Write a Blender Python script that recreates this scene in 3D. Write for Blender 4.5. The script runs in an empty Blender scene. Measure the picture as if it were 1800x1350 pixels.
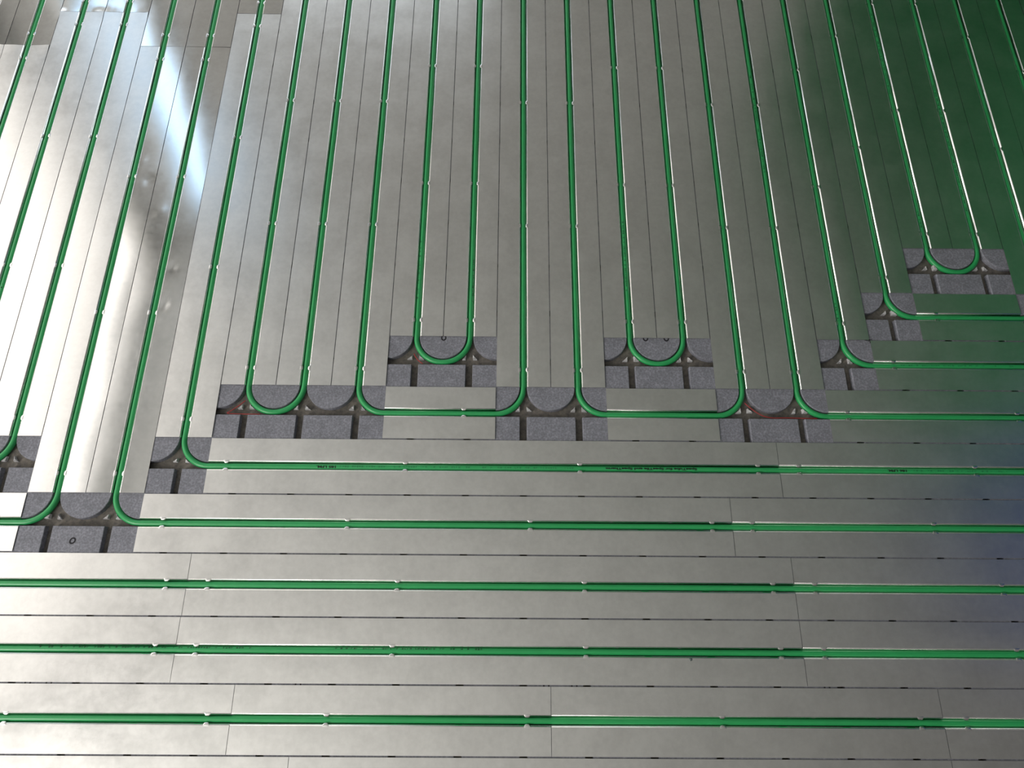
import bpy, bmesh, math, random
from mathutils import Vector, Matrix, noise
PI = math.pi
S = bpy.context.scene
COL = S.collection
U = 0.1                                   # grid unit: pipe spacing in metres

# ------------------------------------------------------------------ camera
cam_d = bpy.data.cameras.new('camera')
cam_d.sensor_fit = 'HORIZONTAL'
cam_d.sensor_width = 36.0
cam_d.lens = 1233.2 / 1800 * 36.0
cam_d.clip_start = 0.02
cam = bpy.data.objects.new('camera', cam_d)
COL.objects.link(cam)
cam.location = (-0.02794, 0.10140, 1.19578)
cam.rotation_mode = 'XYZ'
cam.rotation_euler = (math.radians(20.801), math.radians(-0.4706), math.radians(0.3381))
S.camera = cam

# ------------------------------------------------------------------ world, light, exposure
W = bpy.data.worlds.new('world'); S.world = W
W.use_nodes = True
bg = W.node_tree.nodes['Background']
bg.inputs['Color'].default_value = (0.62, 0.78, 1.0, 1)
bg.inputs['Strength'].default_value = 0.22
S.view_settings.view_transform = 'Standard'
S.view_settings.look = 'None'
S.view_settings.exposure = 1.18
S.view_settings.gamma = 1.0
S.view_settings.use_curve_mapping = False


def area(name, loc, rot, sx, sy, watts, color):
    d = bpy.data.lights.new(name, 'AREA')
    d.shape = 'RECTANGLE'; d.size = sx; d.size_y = sy
    d.energy = watts; d.color = color
    o = bpy.data.objects.new(name, d); COL.objects.link(o)
    o.location = loc; o.rotation_euler = rot
    return o


ROOM = dict(x0=-2.1, x1=2.05, y0=-2.2, y1=2.4, z1=2.55)
FLOOR_Z = -0.030
# openings: (u0,u1,z0,z1)
OPEN_LEFT = (-0.10, 2.30, 0.06, 2.44)
OPEN_REAR_FILL = (-1.95, -0.55, 0.75, 2.20)  # added opening for fill light, outside what the plates mirror
OPEN_LOW = (-1.90, -0.10, 0.04, 0.62)
OPEN_FRONT = (-1.74, -1.44, 0.70, 2.30)
area('daylight_left', (ROOM['x0'] - 0.16, (OPEN_LEFT[0] + OPEN_LEFT[1]) / 2, (OPEN_LEFT[2] + OPEN_LEFT[3]) / 2),
     (0, -PI / 2, 0), OPEN_LEFT[3] - OPEN_LEFT[2], OPEN_LEFT[1] - OPEN_LEFT[0], 13.5, (1.0, 0.88, 0.74))
area('rear_fill_light', (ROOM['x0'] - 0.16, (OPEN_REAR_FILL[0] + OPEN_REAR_FILL[1]) / 2, (OPEN_REAR_FILL[2] + OPEN_REAR_FILL[3]) / 2),
     (0, -PI / 2, 0), OPEN_REAR_FILL[3] - OPEN_REAR_FILL[2], OPEN_REAR_FILL[1] - OPEN_REAR_FILL[0], 40, (1.0, 0.95, 0.89))  # added fill lamp, brightens the floor and ceiling from out of view
area('daylight_front', ((OPEN_FRONT[0] + OPEN_FRONT[1]) / 2, ROOM['y1'] + 0.16, (OPEN_FRONT[2] + OPEN_FRONT[3]) / 2),
     (-PI / 2, 0, 0), OPEN_FRONT[1] - OPEN_FRONT[0], OPEN_FRONT[3] - OPEN_FRONT[2], 1.5, (0.52, 0.75, 1.0))

area('daylight_low', ((OPEN_LOW[0] + OPEN_LOW[1]) / 2, ROOM['y1'] + 0.16, (OPEN_LOW[2] + OPEN_LOW[3]) / 2),
     (-PI / 2, 0, 0), OPEN_LOW[1] - OPEN_LOW[0], OPEN_LOW[3] - OPEN_LOW[2], 3.4, (0.90, 0.95, 1.0))

# ------------------------------------------------------------------ materials
def new_mat(name):
    m = bpy.data.materials.new(name); m.use_nodes = True
    nt = m.node_tree
    b = nt.nodes['Principled BSDF']
    return m, nt, b


def noise_node(nt, scale, detail=3.0, rough=0.55, vec=None, stretch=None, coord='Position'):
    n = nt.nodes.new('ShaderNodeTexNoise')
    n.inputs['Scale'].default_value = scale
    n.inputs['Detail'].default_value = detail
    n.inputs['Roughness'].default_value = rough
    g = nt.nodes.new('ShaderNodeNewGeometry')
    src = g.outputs['Position']
    if stretch:
        mp = nt.nodes.new('ShaderNodeMapping')
        mp.inputs['Scale'].default_value = stretch
        nt.links.new(src, mp.inputs['Vector']); src = mp.outputs['Vector']
    nt.links.new(src, n.inputs['Vector'])
    return n


def ramp(nt, fac, stops):
    r = nt.nodes.new('ShaderNodeValToRGB')
    while len(r.color_ramp.elements) < len(stops):
        r.color_ramp.elements.new(0.5)
    for e, (p, c) in zip(r.color_ramp.elements, stops):
        e.position = p
        e.color = (c, c, c, 1) if isinstance(c, (int, float)) else (*c, 1)
    nt.links.new(fac, r.inputs['Fac'])
    return r


def bump(nt, b, height, strength, dist):
    n = nt.nodes.new('ShaderNodeBump')
    n.inputs['Strength'].default_value = strength
    n.inputs['Distance'].default_value = dist
    nt.links.new(height, n.inputs['Height'])
    nt.links.new(n.outputs['Normal'], b.inputs['Normal'])


def mat_alu(name, lo, hi, tint=(0.80, 0.80, 0.785)):
    m, nt, b = new_mat(name)
    b.inputs['Metallic'].default_value = 1.0
    n1 = noise_node(nt, 16, 5, 0.6)
    n2 = noise_node(nt, 95, 4, 0.65)
    mx = nt.nodes.new('ShaderNodeMix'); mx.data_type = 'FLOAT'
    mx.inputs[0].default_value = 0.45
    nt.links.new(n1.outputs['Fac'], mx.inputs[2]); nt.links.new(n2.outputs['Fac'], mx.inputs[3])
    r = ramp(nt, mx.outputs[0], [(0.36, lo), (0.64, hi)])
    nt.links.new(r.outputs['Color'], b.inputs['Roughness'])
    c = ramp(nt, mx.outputs[0], [(0.38, tuple(t * 0.90 for t in tint)), (0.60, tint)])
    nt.links.new(c.outputs['Color'], b.inputs['Base Color'])
    return m


ALU = mat_alu('mill_aluminium', 0.282, 0.35)
ALU_GLOSS = mat_alu('glossy_aluminium', 0.125, 0.165)
ALU_LIP = mat_alu('folded_aluminium', 0.22, 0.255, (0.86, 0.86, 0.85))


def mat_simple(name, col, rough, scale=0, var=0.15, bumpd=0.0, coat=0.0):
    m, nt, b = new_mat(name)
    b.inputs['Roughness'].default_value = rough
    if coat:
        b.inputs['Coat Weight'].default_value = coat
    if scale:
        n = noise_node(nt, scale, 4, 0.6)
        c = ramp(nt, n.outputs['Fac'], [(0.3, tuple(x * (1 - var) for x in col)), (0.7, tuple(min(1, x * (1 + var)) for x in col))])
        nt.links.new(c.outputs['Color'], b.inputs['Base Color'])
        if bumpd:
            bump(nt, b, n.outputs['Fac'], 0.6, bumpd)
    else:
        b.inputs['Base Color'].default_value = (*col, 1)
    return m


def mat_foam(name, col):
    m, nt, b = new_mat(name)
    b.inputs['Roughness'].default_value = 0.75
    b.inputs['Specular IOR Level'].default_value = 0.35
    v = nt.nodes.new('ShaderNodeTexVoronoi'); v.inputs['Scale'].default_value = 300
    g = nt.nodes.new('ShaderNodeNewGeometry'); nt.links.new(g.outputs['Position'], v.inputs['Vector'])
    n = noise_node(nt, 170, 6, 0.8)
    mx = nt.nodes.new('ShaderNodeMix'); mx.data_type = 'FLOAT'; mx.inputs[0].default_value = 0.4
    nt.links.new(n.outputs['Fac'], mx.inputs[2]); nt.links.new(v.outputs['Distance'], mx.inputs[3])
    c = ramp(nt, mx.outputs[0], [(0.25, tuple(x * 0.72 for x in col)), (0.5, col), (0.72, tuple(min(1, x * 1.45) for x in col))])
    big = noise_node(nt, 38, 4, 0.7)
    r2 = ramp(nt, big.outputs['Fac'], [(0.32, 0.80), (0.62, 1.0)])
    mu = nt.nodes.new('ShaderNodeMix'); mu.data_type = 'RGBA'; mu.blend_type = 'MULTIPLY'
    mu.inputs[0].default_value = 1.0
    nt.links.new(c.outputs['Color'], mu.inputs[6]); nt.links.new(r2.outputs['Color'], mu.inputs[7])
    nt.links.new(mu.outputs[2], b.inputs['Base Color'])
    bump(nt, b, mx.outputs[0], 0.35, 0.0005)
    return m


FOAM = mat_foam('graphite_foam', (0.212, 0.218, 0.252))
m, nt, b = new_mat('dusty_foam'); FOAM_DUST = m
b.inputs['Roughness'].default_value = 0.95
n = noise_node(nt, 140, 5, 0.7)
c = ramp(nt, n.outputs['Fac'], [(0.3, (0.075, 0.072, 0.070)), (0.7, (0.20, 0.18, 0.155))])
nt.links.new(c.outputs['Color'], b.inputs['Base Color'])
FOAM_TORN = mat_foam('torn_foam', (0.52, 0.52, 0.53))
RING_SHADE = mat_simple('ring_groove_shade', (0.012, 0.012, 0.016), 0.8)  # near-black paints the shade inside a ring-shaped groove
PIPE = mat_simple('green_pipe_plastic', (0.024, 0.33, 0.098), 0.34, 30, 0.06)
INK = mat_simple('print_ink', (0.003, 0.018, 0.008), 0.8)
INK_WORN = mat_simple('worn_print_ink', (0.012, 0.17, 0.055), 0.5)
RED = mat_simple('red_thread', (0.34, 0.025, 0.025), 0.6)
CRUMB = mat_simple('black_crumb', (0.01, 0.01, 0.012), 0.8)
CONCRETE = mat_simple('concrete', (0.30, 0.29, 0.27), 0.9, 12, 0.2, 0.002)
PLASTER = mat_simple('plaster', (0.60, 0.605, 0.595), 0.95, 6, 0.06)
PLASTER_GREY = mat_simple('grey_plaster', (0.42, 0.42, 0.41), 0.95, 6, 0.06)
PLASTER_DARK = mat_simple('dark_plaster', (0.16, 0.16, 0.158), 0.95, 6, 0.06)
GREEN_PAINT = mat_simple('green_paint', (0.001, 0.135, 0.038), 0.7, 8, 0.15)
BLUE_PAINT = mat_simple('blue_paint', (0.012, 0.040, 0.17), 0.6, 8, 0.15)
FRAME_WHITE = mat_simple('frame_paint', (0.7, 0.7, 0.68), 0.5)


# ------------------------------------------------------------------ helpers
def mesh_obj(name, verts, faces, mat, parent=None, smooth=False):
    me = bpy.data.meshes.new(name)
    me.from_pydata(verts, [], faces)
    me.materials.append(mat)
    if smooth:
        for p in me.polygons:
            p.use_smooth = True
    o = bpy.data.objects.new(name, me); COL.objects.link(o)
    if parent is not None:
        o.parent = parent
    return o


def bm_obj(name, bm, mat, parent=None, smooth=False):
    me = bpy.data.meshes.new(name)
    bmesh.ops.recalc_face_normals(bm, faces=bm.faces)
    bm.to_mesh(me); bm.free()
    me.materials.append(mat)
    if smooth:
        for p in me.polygons:
            p.use_smooth = True
    o = bpy.data.objects.new(name, me); COL.objects.link(o)
    if parent is not None:
        o.parent = parent
    return o


def tag(o, label, cat, group=None):
    o['label'] = label; o['category'] = cat
    if group:
        o['group'] = group
    return o


def empty(name, loc, rz, label, cat, group=None):
    o = bpy.data.objects.new(name, None); COL.objects.link(o)
    o.empty_display_size = 0.02
    o.location = loc; o.rotation_euler = (0, 0, rz)
    return tag(o, label, cat, group)


def add_box(bm, x0, x1, y0, y1, z0, z1):
    v = [bm.verts.new(p) for p in ((x0, y0, z0), (x1, y0, z0), (x1, y1, z0), (x0, y1, z0),
                                   (x0, y0, z1), (x1, y0, z1), (x1, y1, z1), (x0, y1, z1))]
    for f in ((3, 2, 1, 0), (4, 5, 6, 7), (0, 1, 5, 4), (1, 2, 6, 5), (2, 3, 7, 6), (3, 0, 4, 7)):
        bm.faces.new([v[i] for i in f])


def structure(name, boxes, mat, parent=None):
    bm = bmesh.new()
    for bx in boxes:
        add_box(bm, *bx)
    o = bm_obj(name, bm, mat, parent)
    if parent is None:
        o['kind'] = 'structure'
    return o


# ------------------------------------------------------------------ the room around the floor
x0, x1, y0, y1, z1 = ROOM['x0'], ROOM['x1'], ROOM['y0'], ROOM['y1'], ROOM['z1']
T = 0.10
structure('floor', [(x0 - T, x1 + T, y0 - T, y1 + T, FLOOR_Z - 0.12, FLOOR_Z)], CONCRETE)
structure('ceiling', [(x0 - T, x1 + T, y0 - T, y1 + T, z1, z1 + T)], PLASTER)
a0, a1, b0, b1 = OPEN_LEFT
r0, r1, q0, q1 = OPEN_REAR_FILL
structure('wall_left', [(x0 - T, x0, y0, r0, FLOOR_Z, z1), (x0 - T, x0, r1, a0, FLOOR_Z, z1), (x0 - T, x0, r0, r1, FLOOR_Z, q0),
                        (x0 - T, x0, r0, r1, q1, z1), (x0 - T, x0, a1, y1, FLOOR_Z, z1),
                        (x0 - T, x0, a0, a1, FLOOR_Z, b0), (x0 - T, x0, a0, a1, b1, z1)], PLASTER)
d1 = structure('door_1', [(x0 - T, x0 + 0.02, a0 - 0.03, a0 + 0.03, b0, b1), (x0 - T, x0 + 0.02, a1 - 0.03, a1 + 0.03, b0, b1),
                          (x0 - T, x0 + 0.02, a0 - 0.03, a1 + 0.03, b1 - 0.03, b1 + 0.03)], FRAME_WHITE)
structure('rear_fill_window', [(x0 - T, x0 + 0.02, r0 - 0.03, r0 + 0.03, q0, q1), (x0 - T, x0 + 0.02, r1 - 0.03, r1 + 0.03, q0, q1),
                        (x0 - T, x0 + 0.02, r0 - 0.03, r1 + 0.03, q1 - 0.03, q1 + 0.03), (x0 - T, x0 + 0.04, r0 - 0.03, r1 + 0.03, q0 - 0.03, q0 + 0.03)], FRAME_WHITE)  # frame around the added fill opening
c0, c1, e0, e1 = OPEN_FRONT
l0, l1, g0, g1 = OPEN_LOW
structure('wall_front', [(x0 - T, l0, y1, y1 + T, FLOOR_Z, g1), (l1, x1 + T, y1, y1 + T, FLOOR_Z, g1), (l0, l1, y1, y1 + T, FLOOR_Z, g0),
                         (x0 - T, c0, y1, y1 + T, g1, z1), (c1, x1 + T, y1, y1 + T, g1, z1),
                         (c0, c1, y1, y1 + T, g1, e0), (c0, c1, y1, y1 + T, e1, z1)], PLASTER_GREY)
structure('window_3', [(l0 - 0.03, l0 + 0.03, y1 - 0.02, y1 + T, g0, g1), (l1 - 0.03, l1 + 0.03, y1 - 0.02, y1 + T, g0, g1),
                       (l0 - 0.03, l1 + 0.03, y1 - 0.02, y1 + T, g1 - 0.03, g1 + 0.03), (l0 - 0.03, l1 + 0.03, y1 - 0.02, y1 + T, g0 - 0.03, g0 + 0.03),
                       ((l0 + l1) / 2 - 0.02, (l0 + l1) / 2 + 0.02, y1 - 0.01, y1 + T, g0, g1)], FRAME_WHITE)
structure('window_1', [(c0 - 0.03, c0 + 0.03, y1 - 0.02, y1 + T, e0, e1), (c1 - 0.03, c1 + 0.03, y1 - 0.02, y1 + T, e0, e1),
                       (c0 - 0.03, c1 + 0.03, y1 - 0.02, y1 + T, e1 - 0.03, e1 + 0.03),
                       (c0 - 0.03, c1 + 0.03, y1 - 0.04, y1 + T, e0 - 0.03, e0 + 0.03)], FRAME_WHITE)
structure('wall_right', [(x1, x1 + T, y0, y1, FLOOR_Z, z1)], PLASTER_DARK)
structure('wall_back', [(x0 - T, x1 + T, y0 - T, y0, FLOOR_Z, z1)], PLASTER_DARK)
# green painted boarding in the far right corner, and a blue door leaf in the right wall
structure('trim_1', [(1.08, 1.55, y1 - 0.02, y1, FLOOR_Z, 1.75), (1.55, x1, y1 - 0.02, y1, FLOOR_Z, 2.30), (x1 - 0.02, x1, 0.92, y1 - 0.02, FLOOR_Z, 2.30)], GREEN_PAINT)
structure('door_2', [(x1 - 0.03, x1, 0.12, 0.90, FLOOR_Z, 2.05)], BLUE_PAINT)

# ------------------------------------------------------------------ grid measures (metres)
GROOVE = 0.0061           # half width of the grooves in the foam
FOAM_TOP = -0.0016
GROOVE_Z = -0.0122
FOAM_BOT = FLOOR_Z
PIPE_R = 0.0051
PIPE_Z = -0.0066
LIP_X = 0.0084            # where the flat flange starts to fold into the channel


# ------------------------------------------------------------------ foam boards
def pad_outline(ci, r):
    """Pad between columns ci and ci+1 whose flat top edge is at row r and whose lower end is round."""
    xa, xb, yt, ym = ci * U + GROOVE, (ci + 1) * U - GROOVE, r * U - GROOVE, (r - 0.5) * U
    xc, R = (ci + 0.5) * U, 0.5 * U - GROOVE
    pts = [(xb, yt), (xa, yt)]
    n = 22
    for i in range(n + 1):
        a = PI + PI * i / n
        pts.append((xc + R * math.cos(a), ym + R * math.sin(a)))
    return pts


def clip(poly, axis, val, keep_less):
    out = []
    for i in range(len(poly)):
        p, q = poly[i], poly[(i + 1) % len(poly)]
        pin = (p[axis] <= val) == keep_less or abs(p[axis] - val) < 1e-9
        qin = (q[axis] <= val) == keep_less or abs(q[axis] - val) < 1e-9
        if pin:
            out.append(p)
        if pin != qin:
            t = (val - p[axis]) / (q[axis] - p[axis])
            out.append((p[0] + t * (q[0] - p[0]), p[1] + t * (q[1] - p[1])))
    return out


def inset(poly, d):
    n = len(poly); out = []
    cx = sum(p[0] for p in poly) / n; cy = sum(p[1] for p in poly) / n
    for i in range(n):
        p0, p1, p2 = Vector(poly[i - 1]), Vector(poly[i]), Vector(poly[(i + 1) % n])
        e1 = (p1 - p0).normalized(); e2 = (p2 - p1).normalized()
        n1 = Vector((-e1.y, e1.x)); n2 = Vector((-e2.y, e2.x))
        k = n1 + n2
        if k.length < 1e-6:
            k = n1
        k.normalize()
        den = max(0.35, k.dot(n1))
        q = p1 + k * (d / den)
        out.append((q.x, q.y))
    return out


def add_prism(bm, poly, za, zb, ch=0.0, bounds=()):
    # poly counter-clockwise
    lo = [bm.verts.new((x, y, za)) for x, y in poly]
    n = len(poly)
    rings = [lo]
    if ch > 0:
        for d, z in ((ch * 0.35, zb - ch), (ch * 1.2, zb)):
            row = []
            for (x, y), o_ in zip(inset(poly, d), poly):
                for ax, v in bounds:             # cut faces at the board's edge stay square
                    if abs(o_[ax] - v) < 1e-6:
                        x, y = (v, y) if ax == 0 else (x, v)
                row.append(bm.verts.new((x, y, z)))
            rings.append(row)
    else:
        rings.append([bm.verts.new((x, y, zb)) for x, y in poly])
    for a, b in zip(rings, rings[1:]):
        for i in range(n):
            j = (i + 1) % n
            bm.faces.new((a[i], a[j], b[j], b[i]))
    bm.faces.new(rings[-1])
    bm.faces.new(lo[::-1])


def dedupe(poly):
    out = []
    for p in poly:
        if not out or (abs(p[0] - out[-1][0]) + abs(p[1] - out[-1][1])) > 1e-5:
            out.append(p)
    if len(out) > 1 and abs(out[0][0] - out[-1][0]) + abs(out[0][1] - out[-1][1]) < 1e-5:
        out.pop()
    return out


def ccw(poly):
    a = sum(poly[i][0] * poly[(i + 1) % len(poly)][1] - poly[(i + 1) % len(poly)][0] * poly[i][1] for i in range(len(poly)))
    return poly if a > 0 else poly[::-1]


BLOCKS = [(-11, 3), (-10, 4), (-9, 4), (-8, 3), (-7, 3), (-6, 4), (-5, 5), (-4, 5), (-3, 5), (-2, 6), (-1, 6), (0, 5), (1, 5),
          (2, 6), (3, 6), (4, 5), (5, 5), (6, 6), (7, 7), (8, 8), (9, 8), (10, 7), (11, 6), (12, 5)]
EXPOSED = set()
for c, r in BLOCKS:
    for ci in (c - 1, c):
        EXPOSED.add((ci, r)); EXPOSED.add((ci, r + 1))


def nub_outline(c, r, sx):
    """The little leftover triangle between the straight groove and the bend."""
    R = 0.56
    pts = []
    n = 6
    g = GROOVE / U
    ymax = 0.5 - math.sqrt(R * R - (0.5 - g) ** 2)
    a0 = math.atan2(g - 0.5, ymax - 0.5)
    a1 = math.atan2(ymax - 0.5, g - 0.5)
    pts.append((g, g))
    A0 = math.atan2(g - 0.5, ymax - 0.5)
    A1 = math.atan2(ymax - 0.5, g - 0.5)
    for i in range(n + 1):
        a = A0 + (A1 - A0) * i / n if abs(A1 - A0) < PI else A0
        pts.append((0.5 + R * math.cos(a), 0.5 + R * math.sin(a)))
    return [((c + sx * x) * U, (r + y) * U) for x, y in pts]


def foam_board(ca, cb, ra, rb, label):
    E = 0.00004
    root = empty('insulation_board', (0, 0, FOAM_BOT), 0, label, 'foam board', 'grey foam boards under the plates')
    dz = -FOAM_BOT
    X0, X1, Y0, Y1 = ca * U + E, cb * U - E, ra * U + E, rb * U - E
    bm = bmesh.new()
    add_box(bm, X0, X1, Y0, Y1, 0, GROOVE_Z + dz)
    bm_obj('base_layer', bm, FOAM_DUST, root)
    hidden = bmesh.new(); nh = 0
    rng = random.Random(int(ca * 10 + rb * 7))
    for ci in range(math.floor(ca) - 1, math.ceil(cb) + 1):
        for r in range(math.floor(ra), math.ceil(rb) + 2):
            p = pad_outline(ci, r)
            for ax, v, less in ((0, X0, False), (0, X1, True), (1, Y0, False), (1, Y1, True)):
                p = clip(p, ax, v, less)
                if len(p) < 3:
                    break
            if len(p) < 3:
                continue
            p = ccw(dedupe(p))
            if len(p) < 3:
                continue
            if (ci, r) in EXPOSED:
                bm = bmesh.new()
                add_prism(bm, p, GROOVE_Z + dz, FOAM_TOP + dz, 0.0008, ((0, X0), (0, X1), (1, Y0), (1, Y1)))
                bm_obj('raised_pad', bm, FOAM, root)
            else:
                add_prism(hidden, p, GROOVE_Z + dz, FOAM_TOP + dz, 0)
                nh += 1
    h = bm_obj('covered_pads', hidden, FOAM, root)
    h['kind'] = 'stuff'
    for c, r in BLOCKS:
        if ca < c < cb and ra < r < rb:
            for sx in (-1, 1):
                p = ccw(dedupe(nub_outline(c, r, sx)))
                qx = sum(v[0] for v in p) / len(p); qy = sum(v[1] for v in p) / len(p)
                kx, ky = rng.uniform(0.8, 1.1), rng.uniform(0.8, 1.15)
                p = [(qx + (x - qx) * kx + (y - qy) * rng.uniform(-0.15, 0.15), qy + (y - qy) * ky) for x, y in p]
                bm = bmesh.new()
                k = rng.uniform(0.45, 0.75)
                add_prism(bm, p, GROOVE_Z + dz, GROOVE_Z + dz + 0.0105 * k, 0.0006)
                for v in bm.verts:                       # torn, slanting top
                    if v.co.z > GROOVE_Z + dz + 0.002:
                        v.co.z += rng.uniform(-0.0012, 0.0012)
                o = bm_obj('corner_nub', bm, FOAM_TORN, root)
                o['label'] = 'pale torn foam nub between the grooves'
    return root


def ring_mark(board, c, r, ro=0.0060, ri=0.0032, squash=0.85, ang=0.6):  # flat ring on the pad top, its groove shade put into the colour
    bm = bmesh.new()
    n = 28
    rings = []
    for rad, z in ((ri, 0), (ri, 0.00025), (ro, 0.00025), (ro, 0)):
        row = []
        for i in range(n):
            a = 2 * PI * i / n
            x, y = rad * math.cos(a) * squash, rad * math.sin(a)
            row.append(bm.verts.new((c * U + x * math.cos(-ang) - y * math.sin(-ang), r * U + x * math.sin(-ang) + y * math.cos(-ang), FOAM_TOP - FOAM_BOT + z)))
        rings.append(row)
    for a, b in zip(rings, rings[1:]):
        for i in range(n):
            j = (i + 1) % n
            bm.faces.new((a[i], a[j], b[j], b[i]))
    o = bm_obj('ring_shade_mark', bm, RING_SHADE, board)
    o['label'] = 'small flat ring on the foam, painted black as the shade in a groove'


B = {}
cols = [(-15.5, -9.5), (-9.5, -3.5), (-3.5, 2.5), (2.5, 8.5), (8.5, 14.5)]
low_lab = ['grey foam board under the plates at the far left edge',
           'grey foam board showing at the four leftmost bare patches of the floor',
           'grey foam board showing around the pipe bends in the middle of the floor',
           'grey foam board showing at the stepped bare patches right of the middle',
           'grey foam board under the right half of the farthest right U-bend']
up_lab = ['grey foam board hidden under the glossy plates in the top left corner',
          'grey foam board under the top plates, second board from the left',
          'grey foam board under the top plates straight above the middle bends',
          'grey foam board under the top plates, second board from the right',
          'grey foam board under the green-tinted plates in the top right corner']
for i, (ca, cb) in enumerate(cols):
    B[i, 0] = foam_board(ca, cb, -1.5, 8.5, low_lab[i])
    B[i, 1] = foam_board(ca, cb, 8.5, 18.5, up_lab[i])
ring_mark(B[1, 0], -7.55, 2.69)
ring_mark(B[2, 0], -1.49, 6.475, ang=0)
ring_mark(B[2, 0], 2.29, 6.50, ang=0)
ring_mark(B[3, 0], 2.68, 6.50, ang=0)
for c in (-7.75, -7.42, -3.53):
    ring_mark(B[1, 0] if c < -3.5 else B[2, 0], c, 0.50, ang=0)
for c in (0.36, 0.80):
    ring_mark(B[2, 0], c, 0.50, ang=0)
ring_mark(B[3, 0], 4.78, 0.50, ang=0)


# ------------------------------------------------------------------ aluminium plates
def ch_profile():
    inner = [(LIP_X, 0.0), (0.0080, -0.00012), (0.0074, -0.00055), (0.0068, -0.0011), (0.0062, -0.0018), (0.0058, -0.0026), (0.0056, -0.0036), (0.0055, -0.0052)]
    R = 0.0055
    for i in range(0, 7):
        a = (PI / 2) * i / 6
        inner.append((R * math.cos(a), PIPE_Z - R * math.sin(a)))
    half = inner
    full = half + [(-x, z) for x, z in half[-2::-1]]
    return full


PROFILE = ch_profile()
TAB_MESH = None


def tab_mesh():
    global TAB_MESH
    if TAB_MESH:
        return TAB_MESH
    # folded-in tongue: from the flange edge in over the pipe, 9 mm long, rounded corners
    ny, L = 8, 0.0100
    verts, faces = [], []
    rows = []
    for j in range(ny + 1):
        t = -1 + 2 * j / ny
        k = max(0.0, 1 - abs(t) ** 4)            # how far the tongue reaches in
        pts = [(0.0096, 0.00012), (0.0083, 0.00030 * k + 0.00010), (0.0082 - 0.0020 * k, 0.00024 * k), (0.0081 - 0.0033 * k, -0.0003 * k), (0.0080 - 0.0039 * k, -0.0011 * k),
               (0.0081 - 0.0036 * k, -0.0016 * k - 0.0001)]
        rows.append(len(verts))
        for x, z in pts:
            verts.append((x, t * L / 2, z))
    m = 6
    for a, b in zip(rows, rows[1:]):
        for i in range(m - 1):
            faces.append((a + i, a + i + 1, b + i + 1, b + i))
    me = bpy.data.meshes.new('retaining_tab')
    me.from_pydata(verts, [], faces)
    me.materials.append(ALU_LIP)
    for p in me.polygons:
        p.use_smooth = True
    TAB_MESH = me
    return me


def flange(parent, side, L, half, rng, gloss, amp, bow, tilt, dents, ends, world):
    nx, ny = (8, max(10, int(L / 0.009))) if gloss else (6, max(6, int(L / 0.02)))
    th = 0.00045
    seed = Vector((rng.uniform(0, 50), rng.uniform(0, 50), 0))

    def h(x, y):
        s = (x - LIP_X) / (half - LIP_X)
        z = tilt * (x - LIP_X) + bow * 4 * s * (1 - s)
        z += amp * s * noise.noise(Vector((x * 9, y * (7 if gloss else 4), 0)) + seed) * 2
        for dx, dy, dr, dd in dents:
            q = ((x - dx) ** 2 + (y - dy) ** 2) / (dr * dr)
            if q < 9:
                z += dd * math.exp(-q)
        for e, lift in ends:
            d = abs(y - e)
            if d < 0.02:
                z += lift * (1 - d / 0.02) ** 2 * s * (0.6 + 0.8 * noise.noise(Vector((x * 60, e * 9, 3)) + seed))
        return max(-0.0010, min(0.0030, z))
    verts, faces = [], []
    for j in range(ny + 1):
        for i in range(nx + 1):
            x = LIP_X + (half - LIP_X) * i / nx
            y = L * j / ny
            verts.append((side * x, y, h(x, y)))
    W_ = nx + 1
    for j in range(ny):
        for i in range(nx):
            f = (j * W_ + i, j * W_ + i + 1, (j + 1) * W_ + i + 1, (j + 1) * W_ + i)
            faces.append(f if side > 0 else f[::-1])
    # turned-down rim for the sheet's thickness
    rim = [i for i in range(W_)] + [j * W_ + nx for j in range(1, ny + 1)] + [ny * W_ + i for i in range(nx - 1, -1, -1)]
    base = len(verts)
    m = len(rim)
    for dz in (0, th):                       # own vertices, so the fold stays crisp
        for k in rim:
            x, y, z = verts[k]
            verts.append((x, y, z - dz))
    for k in range(m - 1):
        f = (base + k, base + m + k, base + m + k + 1, base + k + 1)
        faces.append(f if side > 0 else f[::-1])
    o = mesh_obj('flange', verts, faces, ALU_GLOSS if gloss else ALU, parent)
    n_top = nx * ny
    for k, p in enumerate(o.data.polygons):
        p.use_smooth = k < n_top
    return o


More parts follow.
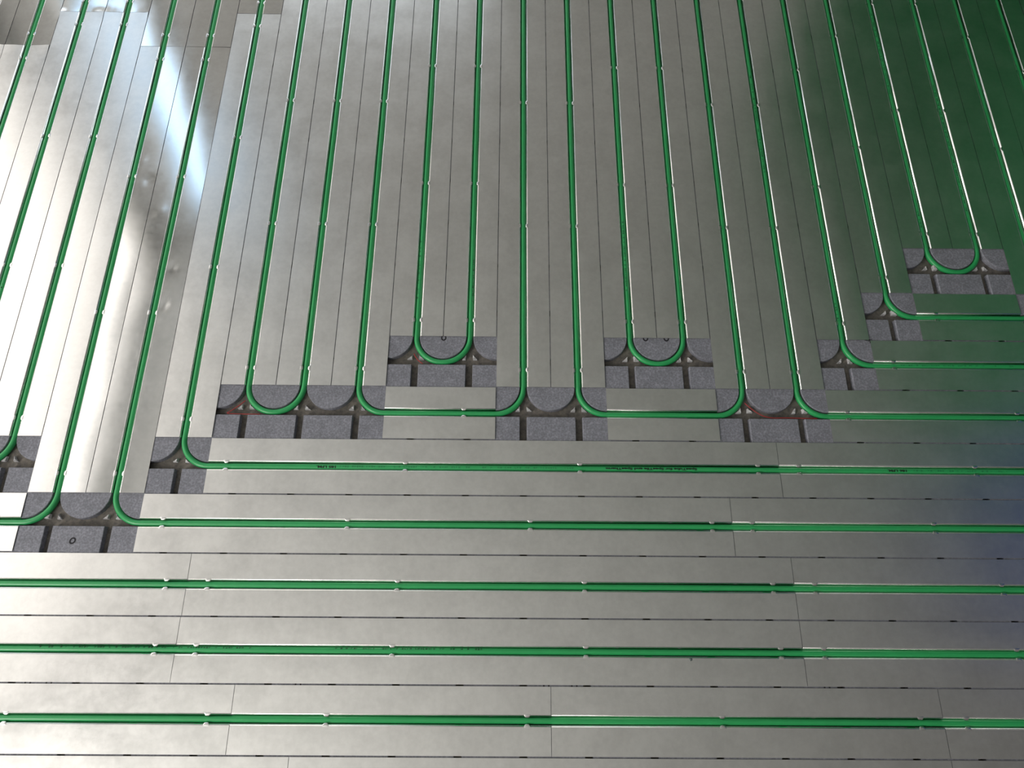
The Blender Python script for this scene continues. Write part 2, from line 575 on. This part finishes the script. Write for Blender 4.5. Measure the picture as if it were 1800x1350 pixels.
def plate(name_pos, L, tabs, label, horizontal=False, half=0.0493, gloss=False, amp=0.00012, bows=(0.0001, 0.0001),
          tilts=(0, 0), dents=((), ()), ends=(), seed=0, group='aluminium heat plates'):
    """A heat plate; local y runs along the channel from its near/left end. tabs in metres from that end."""
    cx, cy = name_pos
    root = empty('heat_plate', (cx * U, cy * U, 0), -PI / 2 if horizontal else 0, label, 'metal plate', group)
    rng = random.Random(seed)
    g = 0.0004
    for k, side in enumerate((-1, 1)):
        f = flange(root, side, L - 2 * g, half, rng, gloss[k] if isinstance(gloss, tuple) else gloss, amp, bows[k], tilts[k], dents[k], ends, (cx, cy))
        f.location.y = g
    n = len(PROFILE)
    verts = [(x, y, z) for y in (g, L - g) for x, z in PROFILE]
    # outer skin
    o2 = len(verts)
    for y in (g, L - g):
        for i, (x, z) in enumerate(PROFILE):
            a = PROFILE[max(0, i - 1)]; b_ = PROFILE[min(n - 1, i + 1)]
            d = Vector((b_[0] - a[0], b_[1] - a[1])).normalized()
            nx_, nz_ = d.y, -d.x
            # outward = away from the pipe centre
            if (nx_ * x + nz_ * (z - PIPE_Z)) < 0 and i not in (0, n - 1):
                nx_, nz_ = -nx_, -nz_
            if i in (0, n - 1):
                nx_, nz_ = 0, -1
            verts.append((x + nx_ * 0.0003, y, z + nz_ * 0.0003))
    faces = []
    for i in range(n - 1):
        faces.append((i, i + 1, n + i + 1, n + i))
        faces.append((o2 + i, o2 + n + i, o2 + n + i + 1, o2 + i + 1))
        faces.append((i, o2 + i, o2 + i + 1, i + 1))
        faces.append((n + i, n + i + 1, o2 + n + i + 1, o2 + n + i))
    ch = mesh_obj('pipe_channel', verts, faces, ALU_LIP, root)
    for k, p in enumerate(ch.data.polygons):
        p.use_smooth = (k % 4) in (0, 1)
    for t in tabs:
        if t < 0.008 or t > L - 0.008:
            continue
        for side in (1, -1):
            o = bpy.data.objects.new('retaining_tab', tab_mesh()); COL.objects.link(o)
            o.parent = ch
            o.location = (0, t, 0)
            if side < 0:
                o.rotation_euler = (0, 0, PI)
    return root


ORD = ['zeroth', 'first', 'second', 'third', 'fourth', 'fifth', 'sixth', 'seventh', 'eighth', 'ninth', 'tenth', 'eleventh', 'twelfth', 'thirteenth',
       'fourteenth', 'fifteenth', 'sixteenth', 'seventeenth', 'eighteenth', 'nineteenth', 'twentieth', 'twenty-first', 'twenty-second', 'twenty-third']
STD = [0.034, 0.344, 0.654, 0.964]
col_end = {-12: 3.5, -11: 3.5, -10: 4.5, -9: 4.5, -8: 3.5, -7: 3.5, -6: 4.5, -5: 5.5, -4: 5.5, -3: 5.5, -2: 6.5, -1: 6.5, 0: 5.5, 1: 5.5, 2: 6.5, 3: 6.5,
           4: 5.5, 5: 5.5, 6: 6.5, 7: 7.5, 8: 8.5, 9: 8.5, 10: 7.5, 11: 6.5, 12: 5.5}
col_note = {-11: 'pale glossy plate under the first lengthwise pipe, cut by the left edge',
            -10: 'pale glossy plate under the second lengthwise pipe from the left, leaving the left edge',
            -9: 'bright glossy plate under the third lengthwise pipe, ending at the bare patch by left edge',
            -8: 'long bright plate under the fourth lengthwise pipe, ending left above the ring-marked foam',
            -7: 'long wavy plate with dents under the fifth lengthwise pipe from the left',
            -6: 'bluish glossy plate under the sixth lengthwise pipe, ending at the small square foam patch',
            -5: 'aluminium plate under the left leg of the left-hand U-bend in row with red thread',
            -4: 'aluminium plate under the right leg of the left-hand U-bend with the red thread',
            -3: 'aluminium plate just right of the left-hand U-bend, its pipe turning right at the end',
            -2: 'aluminium plate under the left leg of the U-bend with ring mark at its end',
            -1: 'aluminium plate under the right leg of the U-bend with ring mark at its end',
            0: 'aluminium plate under the straight upright middle pipe that turns left at the end',
            1: 'aluminium plate right of the middle pipe, its own pipe turning right at the end',
            2: 'aluminium plate under the left leg of the U-bend right of the middle',
            3: 'aluminium plate under the right leg of the U-bend right of the middle',
            4: 'aluminium plate under the fifteenth lengthwise pipe, which turns left at its end',
            5: 'aluminium plate under the sixteenth lengthwise pipe, which turns right beside the curved red thread',
            6: 'faintly green plate under the seventeenth lengthwise pipe, ending beside the black crumbs',
            7: 'greenish plate under the eighteenth lengthwise pipe, ending at the single bare square below right U-bend',
            8: 'dark green tinted plate under the left leg of the farthest right U-bend',
            9: 'dark green tinted plate under the right leg of the farthest right U-bend',
            10: 'dark green tinted plate right of the last U-bend, running down to the right edge',
            11: 'dark green tinted plate under the last pipe in the top right corner',
            12: 'dark plate sliver without visible pipe in the top right corner',
            -12: 'plate sliver without visible pipe in the top left corner'}
rg = random.Random(7)
# how the thin sheets of the left columns lean and bulge (left flange, right flange)
TILT = {-11: ((0.004, 0.006), (0.0001, 0.0002)), -10: ((0.006, 0.004), (0.0001, 0.0002)), -9: ((0.004, 0.002), (0.0002, 0.0002)),
        -8: ((0.006, 0.005), (0.0002, 0.0001)), -7: ((0.010, -0.015), (0.0001, 0.0001)), -6: ((0.004, 0.004), (0.0001, 0.0001))}
# dents knocked into them: (across, along, radius, depth)
DENTS = {-8: ((), ((0.036, 0.642, 0.010, -0.0009), (0.014, 0.688, 0.007, 0.0007))),
         -7: (((0.027, 0.568, 0.012, 0.0006),), ((0.019, 0.441, 0.010, -0.0008), (0.018, 0.361, 0.010, -0.0008))),
         -9: ((), ((0.030, 0.927, 0.011, -0.0009), (0.040, 0.60, 0.014, 0.0004))),
         -10: ((), ((0.012, 0.945, 0.009, 0.0006), (0.042, 0.950, 0.006, -0.0006)))}
for c in range(-12, 13):
    e = col_end[c]
    gl = {-8: (False, True), -7: (True, True)}.get(c, False)
    amp = 0.00022 if gl else 0.00008
    bw = (rg.uniform(-0.00005, 0.00025), rg.uniform(-0.00005, 0.00025))
    tl = (rg.uniform(-0.006, 0.006), rg.uniform(-0.006, 0.006))
    dents = ((), ())
    ends = ()
    if c in TILT:
        tl = TILT[c][0]; bw = TILT[c][1]
    dents = DENTS.get(c, dents)
    plate((c, e), 1.0, STD, col_note[c], gloss=gl, amp=amp, bows=bw, tilts=tl, dents=dents, seed=c + 100,
          ends=((1.0, 0.0024),) if c <= -9 else (), group='lengthwise heat plates')
up_note = {-12: 'short plate sliver beyond the joint at the extreme top left',
           -11: 'plate beyond the joint of the first lengthwise pipe in the top left corner',
           -10: 'plate beyond the crumpled joint under the second lengthwise pipe at the top',
           -9: 'plate beyond the crumpled joint under the third lengthwise pipe at the top',
           -8: 'bright blue-white plate beyond the joint under the fourth lengthwise pipe at the top',
           -7: 'plate beyond the joint under the fifth lengthwise pipe at the top',
           -6: 'plate beyond the thin joint under the sixth lengthwise pipe at the top'}
for c in range(-12, -5):
    e = col_end[c] + 10.0
    plate((c, e), (18.5 - e) * U, STD, up_note[c], gloss=True, amp=0.0002, bows=(0.0002, 0.0001), tilts=(rg.uniform(-0.006, 0.006), rg.uniform(-0.006, 0.006)),
          seed=c + 300, ends=((0.0, 0.0022),) if c in (-10, -9) else (), group='lengthwise heat plates')


def rowplate(ca, cb, r, tabs_c, label, **k):
    plate((ca, r), (cb - ca) * U, [(t - ca) * U for t in tabs_c], label, horizontal=True, half=0.0488, seed=int(ca * 13 + r * 101),
          bows=(rg.uniform(0, 0.0002), rg.uniform(0, 0.0002)), tilts=(rg.uniform(-0.003, 0.003), rg.uniform(-0.003, 0.003)), amp=0.00012, group='crosswise heat plates', **k)


def std_tabs(a):
    return [a + 0.34, a + 3.44, a + 6.54, a + 9.64]


rowplate(-10.5, -8.5, 3, [-10.1, -8.9], 'bright plate stub left of the ring-marked bare foam, cut by the left edge')
rowplate(-6.5, 3.55, 3, [-6.1, -2.98, 0.12, 3.21], 'plate starting right of the ring-marked bare foam, under the fourth crosswise pipe from below')
rowplate(3.55, 13.55, 3, std_tabs(3.55), 'dark bluish plate at right edge under the fourth crosswise pipe from below')
rowplate(-5.5, 4.48, 4, [-5.18, -2.06, 0.99, 4.11], 'plate under the left length of the pipe with the clear black lettering')
rowplate(4.48, 14.48, 4, std_tabs(4.48), 'plate at right edge under the lettered pipe, beyond the joint')
rowplate(-2.5, -0.5, 5, [-1.07], 'short bare plate with one pipe clip between the left and middle foam patches')
rowplate(1.5, 3.5, 5, [], 'short plate without clips between the middle and right foam patches')
rowplate(5.5, 11.5, 5, [5.84, 8.92], 'greenish plate at right edge, just above the lettered pipe plate')
rowplate(6.5, 10.5, 6, [6.86, 9.9], 'green-tinted plate at right edge beginning beside the black crumbs')
rowplate(7.5, 9.5, 7, [7.86], 'short green-tinted plate directly below the farthest right U-bend')
rowplate(-15.5, -5.52, 2, std_tabs(-15.5), 'bright left-hand plate under the third crosswise pipe from the bottom')
rowplate(-5.52, 4.47, 2, [-5.18, -2.07, 1.01, 4.12], 'middle plate between two joints under the third crosswise pipe from the bottom')
rowplate(4.47, 14.47, 2, std_tabs(4.47), 'right-hand plate under the third crosswise pipe from the bottom')
rowplate(-15.5, -5.53, 1, std_tabs(-15.5), 'cream left-hand plate under the second crosswise pipe from the bottom')
rowplate(-5.53, 4.47, 1, [-5.21, -2.09, 1.0, 4.12], 'middle plate with faint smudges under the second crosswise pipe from the bottom')
rowplate(4.47, 14.47, 1, std_tabs(4.47), 'right-hand plate under the second crosswise pipe from the bottom')
rowplate(-14.51, -4.51, 0, std_tabs(-14.51), 'cream left-hand plate under the lowest crosswise pipe')
rowplate(-4.51, 0.43, 0, [-3.04, 0.06], 'short middle plate left of centre under the lowest crosswise pipe')
rowplate(0.43, 6.51, 0, [3.08, 6.16], 'plate right of centre under the lowest crosswise pipe')
rowplate(6.51, 14.51, 0, [6.87, 9.97, 13.07], 'plate in the lower right corner under the lowest crosswise pipe')
rowplate(-13.55, -3.55, -1, std_tabs(-13.55), 'plate strip cut by the bottom edge at the left')
rowplate(-3.55, 6.51, -1, std_tabs(-3.55), 'plate strip cut by the bottom edge in the middle')
rowplate(6.51, 14.51, -1, [6.87, 9.97], 'plate strip cut by the bottom edge in the right corner')


# ------------------------------------------------------------------ pipes
def tube(bm, path, rad, seg=16, closed_ends=True):
    rings = []
    n = len(path)
    for i, p in enumerate(path):
        p = Vector(p)
        a = Vector(path[max(0, i - 1)]); b_ = Vector(path[min(n - 1, i + 1)])
        t = (b_ - a).normalized()
        up = Vector((0, 0, 1))
        s = t.cross(up).normalized()
        u = s.cross(t).normalized()
        rings.append([bm.verts.new(p + (s * math.cos(2 * PI * k / seg) + u * math.sin(2 * PI * k / seg)) * rad) for k in range(seg)])
    for a, b_ in zip(rings, rings[1:]):
        for k in range(seg):
            j = (k + 1) % seg
            bm.faces.new((a[k], a[j], b_[j], b_[k]))
    if closed_ends:
        bm.faces.new(rings[0][::-1]); bm.faces.new(rings[-1])


def arc(cx, cy, a0, a1, n=14):
    return [((cx + 0.5 * math.cos(a0 + (a1 - a0) * i / n)) * U, (cy + 0.5 * math.sin(a0 + (a1 - a0) * i / n)) * U, PIPE_Z) for i in range(n + 1)]


def pt(c, r):
    return (c * U, r * U, PIPE_Z)


def densify(p, q, step=0.05):
    n = max(1, int((Vector(q) - Vector(p)).length / step))
    return [tuple(Vector(p).lerp(Vector(q), i / n)) for i in range(n)]


def pipe_run(kind, label, *a):
    """kind 'loop': down column ca, along row r, up column cb.  'row': straight.  'right': down column ca and off to the right."""
    TOP = 18.4
    path = []
    if kind == 'loop':
        ca, r, cb = a
        path += densify(pt(ca, TOP), pt(ca, r + 0.5)) + arc(ca + 0.5, r + 0.5, PI, 1.5 * PI)
        if cb - ca > 1:
            path += densify(pt(ca + 0.5, r), pt(cb - 0.5, r))[1:]
            path += arc(cb - 0.5, r + 0.5, 1.5 * PI, 2 * PI)
        else:
            path += arc(cb - 0.5, r + 0.5, 1.5 * PI, 2 * PI)[1:]
        path += list(reversed(densify(pt(cb, TOP), pt(cb, r + 0.5))))
    elif kind == 'right':
        ca, r, cb = a
        path += densify(pt(ca, TOP), pt(ca, r + 0.5)) + arc(ca + 0.5, r + 0.5, PI, 1.5 * PI)
        path += densify(pt(ca + 0.5, r), pt(cb, r))[1:] + [pt(cb, r)]
    else:
        ca, r, cb = a
        path = densify(pt(ca, r), pt(cb, r)) + [pt(cb, r)]
    bm = bmesh.new()
    tube(bm, path, PIPE_R, 28)
    o = bm_obj('heating_pipe', bm, PIPE, None, True)
    tag(o, label, 'pipe', 'green heating pipes')
    return o


P = {}
P['a'] = pipe_run('loop', 'green pipe curving off the left edge beside the ring-marked foam', -11, 3, -8)
P['b'] = pipe_run('loop', 'green pipe loop whose bend is cut by the left edge of the picture', -10, 4, -9)
P['c'] = pipe_run('right', 'green pipe turning right at the ring-marked foam, fourth crosswise pipe from below', -7, 3, 14.4)
P['d'] = pipe_run('right', 'green pipe turning right with clear upside-down black lettering on its crosswise length', -6, 4, 14.4)
P['e'] = pipe_run('loop', 'green U-bend pipe farthest left, beside the straight red thread', -5, 5, -4)
P['f'] = pipe_run('loop', 'green pipe making a wide trough around the narrow U-bend left of centre', -3, 5, 0)
P['g'] = pipe_run('loop', 'green narrow U-bend pipe left of centre, above the short plate with one clip', -2, 6, -1)
P['h'] = pipe_run('loop', 'green pipe making a wide trough around the narrow U-bend right of centre', 1, 5, 4)
P['i'] = pipe_run('loop', 'green narrow U-bend pipe right of centre, with faint print on its left leg', 2, 6, 3)
P['j'] = pipe_run('loop', 'green pipe turning right out of the patch with the curved red thread', 5, 5, 12)
P['k'] = pipe_run('loop', 'green pipe turning right beside the black crumbs to the right edge', 6, 6, 11)
P['l'] = pipe_run('loop', 'green pipe turning right just below the farthest right U-bend', 7, 7, 10)
P['m'] = pipe_run('loop', 'green U-bend pipe farthest right, on the dark green tinted plates', 8, 8, 9)
P['n'] = pipe_run('row', 'straight green pipe, third crosswise pipe from the bottom', -15.4, 2, 14.4)
P['o'] = pipe_run('row', 'straight green pipe with smeared print, second crosswise pipe from the bottom', -15.4, 1, 14.4)
P['p'] = pipe_run('row', 'straight green pipe, lowest crosswise pipe in the picture', -14.4, 0, 14.4)


# ------------------------------------------------------------------ print on the pipes
def wrap_print(parent, name, verts2, faces, along, up, origin, shift, mat):
    """verts2: (u along the pipe, v around it). along/up are unit world vectors in the floor plane."""
    R = PIPE_R + 0.00006
    out = []
    for u, v in verts2:
        a = (v + shift) / R
        p = Vector(origin) + Vector(along) * u + Vector(up) * (R * math.sin(a)) + Vector((0, 0, R * math.cos(a)))
        out.append(tuple(p))
    return mesh_obj(name, out, faces, mat, parent)


def text_mesh(body, width, size):
    cu = bpy.data.curves.new('lettering', 'FONT')
    cu.body = body; cu.size = size; cu.align_x = 'LEFT'
    cu.resolution_u = 2; cu.offset = 0.00030
    o = bpy.data.objects.new('lettering', cu); COL.objects.link(o)
    bpy.context.view_layer.update()
    dg = bpy.context.evaluated_depsgraph_get()
    me = bpy.data.meshes.new_from_object(o.evaluated_get(dg))
    bpy.data.objects.remove(o); bpy.data.curves.remove(cu)
    bm = bmesh.new(); bm.from_mesh(me); bpy.data.meshes.remove(me)
    ys = [v.co.y for v in bm.verts]; y0_, y1_ = min(ys), max(ys)
    for k in range(1, 8):
        g = bm.verts[:] + bm.edges[:] + bm.faces[:]
        bmesh.ops.bisect_plane(bm, geom=g, plane_co=(0, y0_ + (y1_ - y0_) * k / 8, 0), plane_no=(0, 1, 0))
    bm.verts.ensure_lookup_table()
    xs = [v.co.x for v in bm.verts]
    sx = width / (max(xs) - min(xs)); xm = min(xs)
    vs = [((v.co.x - xm) * sx, v.co.y - size * 0.34) for v in bm.verts]
    bm.verts.index_update()
    fs = [tuple(v.index for v in f.verts) for f in bm.faces]
    bm.free()
    return vs, fs


def lettering(parent, body, c_start, row, width, size, shift=0.0):
    vs, fs = text_mesh(body, width, size)
    o = wrap_print(parent, 'printed_lettering', vs, fs, (-1, 0, 0), (0, -1, 0), (c_start * U, row * U, PIPE_Z), shift, INK)
    o['label'] = 'black printed lettering, upside down'


lettering(P['d'], 'SpeeTube for SpeeTile and SpeeTherm', 3.04, 4, 0.160, 0.0056, 0.0002)
lettering(P['d'], '185 LFM.', -3.27, 4, 0.034, 0.0056, 0.0010)
lettering(P['d'], '186 LFM.', 6.72, 4, 0.034, 0.0056, 0.0)


def worn_print(parent, p0, p1, seed, dark=False, shift=0.0, density=0.75):
    """Rubbed-off line of small printed characters between two grid points."""
    rng = random.Random(seed)
    a = Vector((p0[0] * U, p0[1] * U, PIPE_Z)); b_ = Vector((p1[0] * U, p1[1] * U, PIPE_Z))
    L = (b_ - a).length
    al = (b_ - a).normalized()
    up = Vector((0, 0, 1)).cross(al)
    vs, fs = [], []
    u = 0.0
    while u < L - 0.004:
        if rng.random() < density:
            h = rng.uniform(0.0010, 0.0017)
            for k in range(rng.choice((1, 2, 2))):
                w = rng.uniform(0.0006, 0.0013)
                uu = u + k * 0.0016
                i = len(vs)
                for v in (-h, 0, h):
                    vs += [(uu, v), (uu + w, v)]
                fs += [(i, i + 1, i + 3, i + 2), (i + 2, i + 3, i + 5, i + 4)]
            if rng.random() < 0.6:
                i = len(vs)
                y = rng.choice((-h, 0, h - 0.0006))
                vs += [(u, y), (u + 0.0028, y), (u + 0.0028, y + 0.0006), (u, y + 0.0006)]
                fs.append((i, i + 1, i + 2, i + 3))
        u += 0.0042
        if rng.random() < 0.12:
            u += 0.006
    o = wrap_print(parent, 'worn_print', vs, fs, al, up, a, shift, INK if dark else INK_WORN)
    o['label'] = 'rubbed illegible row of small print'


worn_print(P['d'], (-3.2, 4), (0.9, 4), 1)
worn_print(P['d'], (6.8, 4), (8.6, 4), 2)
worn_print(P['o'], (-7.7, 1), (-4.3, 1), 3, True, 0.0034)
worn_print(P['o'], (-3.0, 1), (-0.6, 1), 4, True, 0.0034)
worn_print(P['g'], (-2, 7.3), (-2, 8.6), 5, True, 0.0026)
worn_print(P['g'], (-1, 7.2), (-1, 8.3), 6, True, -0.0030)
worn_print(P['i'], (2, 7.5), (2, 9.1), 7, True, 0.0012)
worn_print(P['j'], (5, 10.3), (5, 12.9), 8, True, 0.001)
worn_print(P['k'], (6, 6.9), (6, 7.4), 9, True, 0.0022)
worn_print(P['k'], (7.0, 6), (9.2, 6), 14, False, 0.0)
worn_print(P['m'], (8, 12.4), (8, 14.8), 10, True, 0.0012)
worn_print(P['m'], (8, 9.0), (8, 9.4), 11, True, 0.0012)
worn_print(P['m'], (9, 9.4), (9, 12.7), 12, True, 0.0012)
worn_print(P['b'], (-10, 6.5), (-10, 7.6), 13, True, -0.001)


# ------------------------------------------------------------------ red threads, crumbs, droplet
def thread(pts, label):
    bm = bmesh.new()
    # smooth the polyline
    q = [Vector(p) for p in pts]
    for _ in range(2):
        n_ = [q[0]]
        for a, b_ in zip(q, q[1:]):
            n_ += [a.lerp(b_, 0.25), a.lerp(b_, 0.75)]
        n_.append(q[-1]); q = n_
    tube(bm, [tuple(p) for p in q], 0.0008, 8)
    o = bm_obj('red_thread', bm, RED, None, True)
    tag(o, label, 'thread', 'red threads in the grooves')


def g3(c, r, z=GROOVE_Z + 0.0007):
    return (c * U, r * U, z)


ZT = -0.0042
thread([g3(-4.72, 4.952, ZT), g3(-5.0, 4.952, ZT), g3(-5.35, 4.96, ZT), g3(-5.27, 5.0, ZT), g3(-5.14, 5.10, ZT), g3(-5.02, 5.21, ZT)],
       'red thread lying straight then kinked in the foam groove at the left-hand U-bend')
thread([g3(-2.03, 6.16, ZT), g3(-1.99, 6.08, ZT), g3(-1.93, 6.01, ZT), g3(-1.86, 5.96, ZT)],
       'short red thread scrap under the narrow U-bend left of centre')
thread([g3(4.02, 5.24, ZT), g3(4.14, 5.12, ZT), g3(4.30, 5.00, ZT), g3(4.48, 4.955, ZT), g3(4.70, 4.965, ZT), g3(4.95, 4.96, ZT), g3(5.3, 4.955, ZT)],
       'long curved red thread in the groove of the right-hand bare patch')
bm = bmesh.new()
rng = random.Random(3)
for dx, dy, sx, sy in ((-0.006, 0.0005, 0.010, 0.0014), (0.0005, 0.0012, 0.0035, 0.0030), (0.0010, -0.0035, 0.0018, 0.0042), (0.004, 0.0018, 0.0030, 0.0012), (-0.001, -0.001, 0.002, 0.002)):
    i = len(bm.verts)
    bmesh.ops.create_icosphere(bm, subdivisions=1, radius=0.5)
    bm.verts.ensure_lookup_table()
    for v in bm.verts[i:]:
        v.co = Vector((v.co.x * sx * rng.uniform(0.7, 1.3) + dx, v.co.y * sy * rng.uniform(0.7, 1.3) + dy, v.co.z * 0.0016))
cr = bm_obj('foam_crumbs', bm, CRUMB)
cr.location = (6.49 * U, 6.49 * U, 0.0002)
tag(cr, 'black torn crumbs at the plate corner by the right-hand bare patch', 'debris')
bm = bmesh.new()
bmesh.ops.create_uvsphere(bm, u_segments=14, v_segments=8, radius=0.0026)
for v in bm.verts:
    v.co.z *= 0.45
dr = bm_obj('water_droplet', bm, mat_simple('droplet', (0.10, 0.12, 0.12), 0.1), None, True)
dr.location = (2.66 * U, 0.90 * U, 0.0010)
tag(dr, 'tiny dark droplet on the middle plate, right of centre near the bottom', 'droplet')
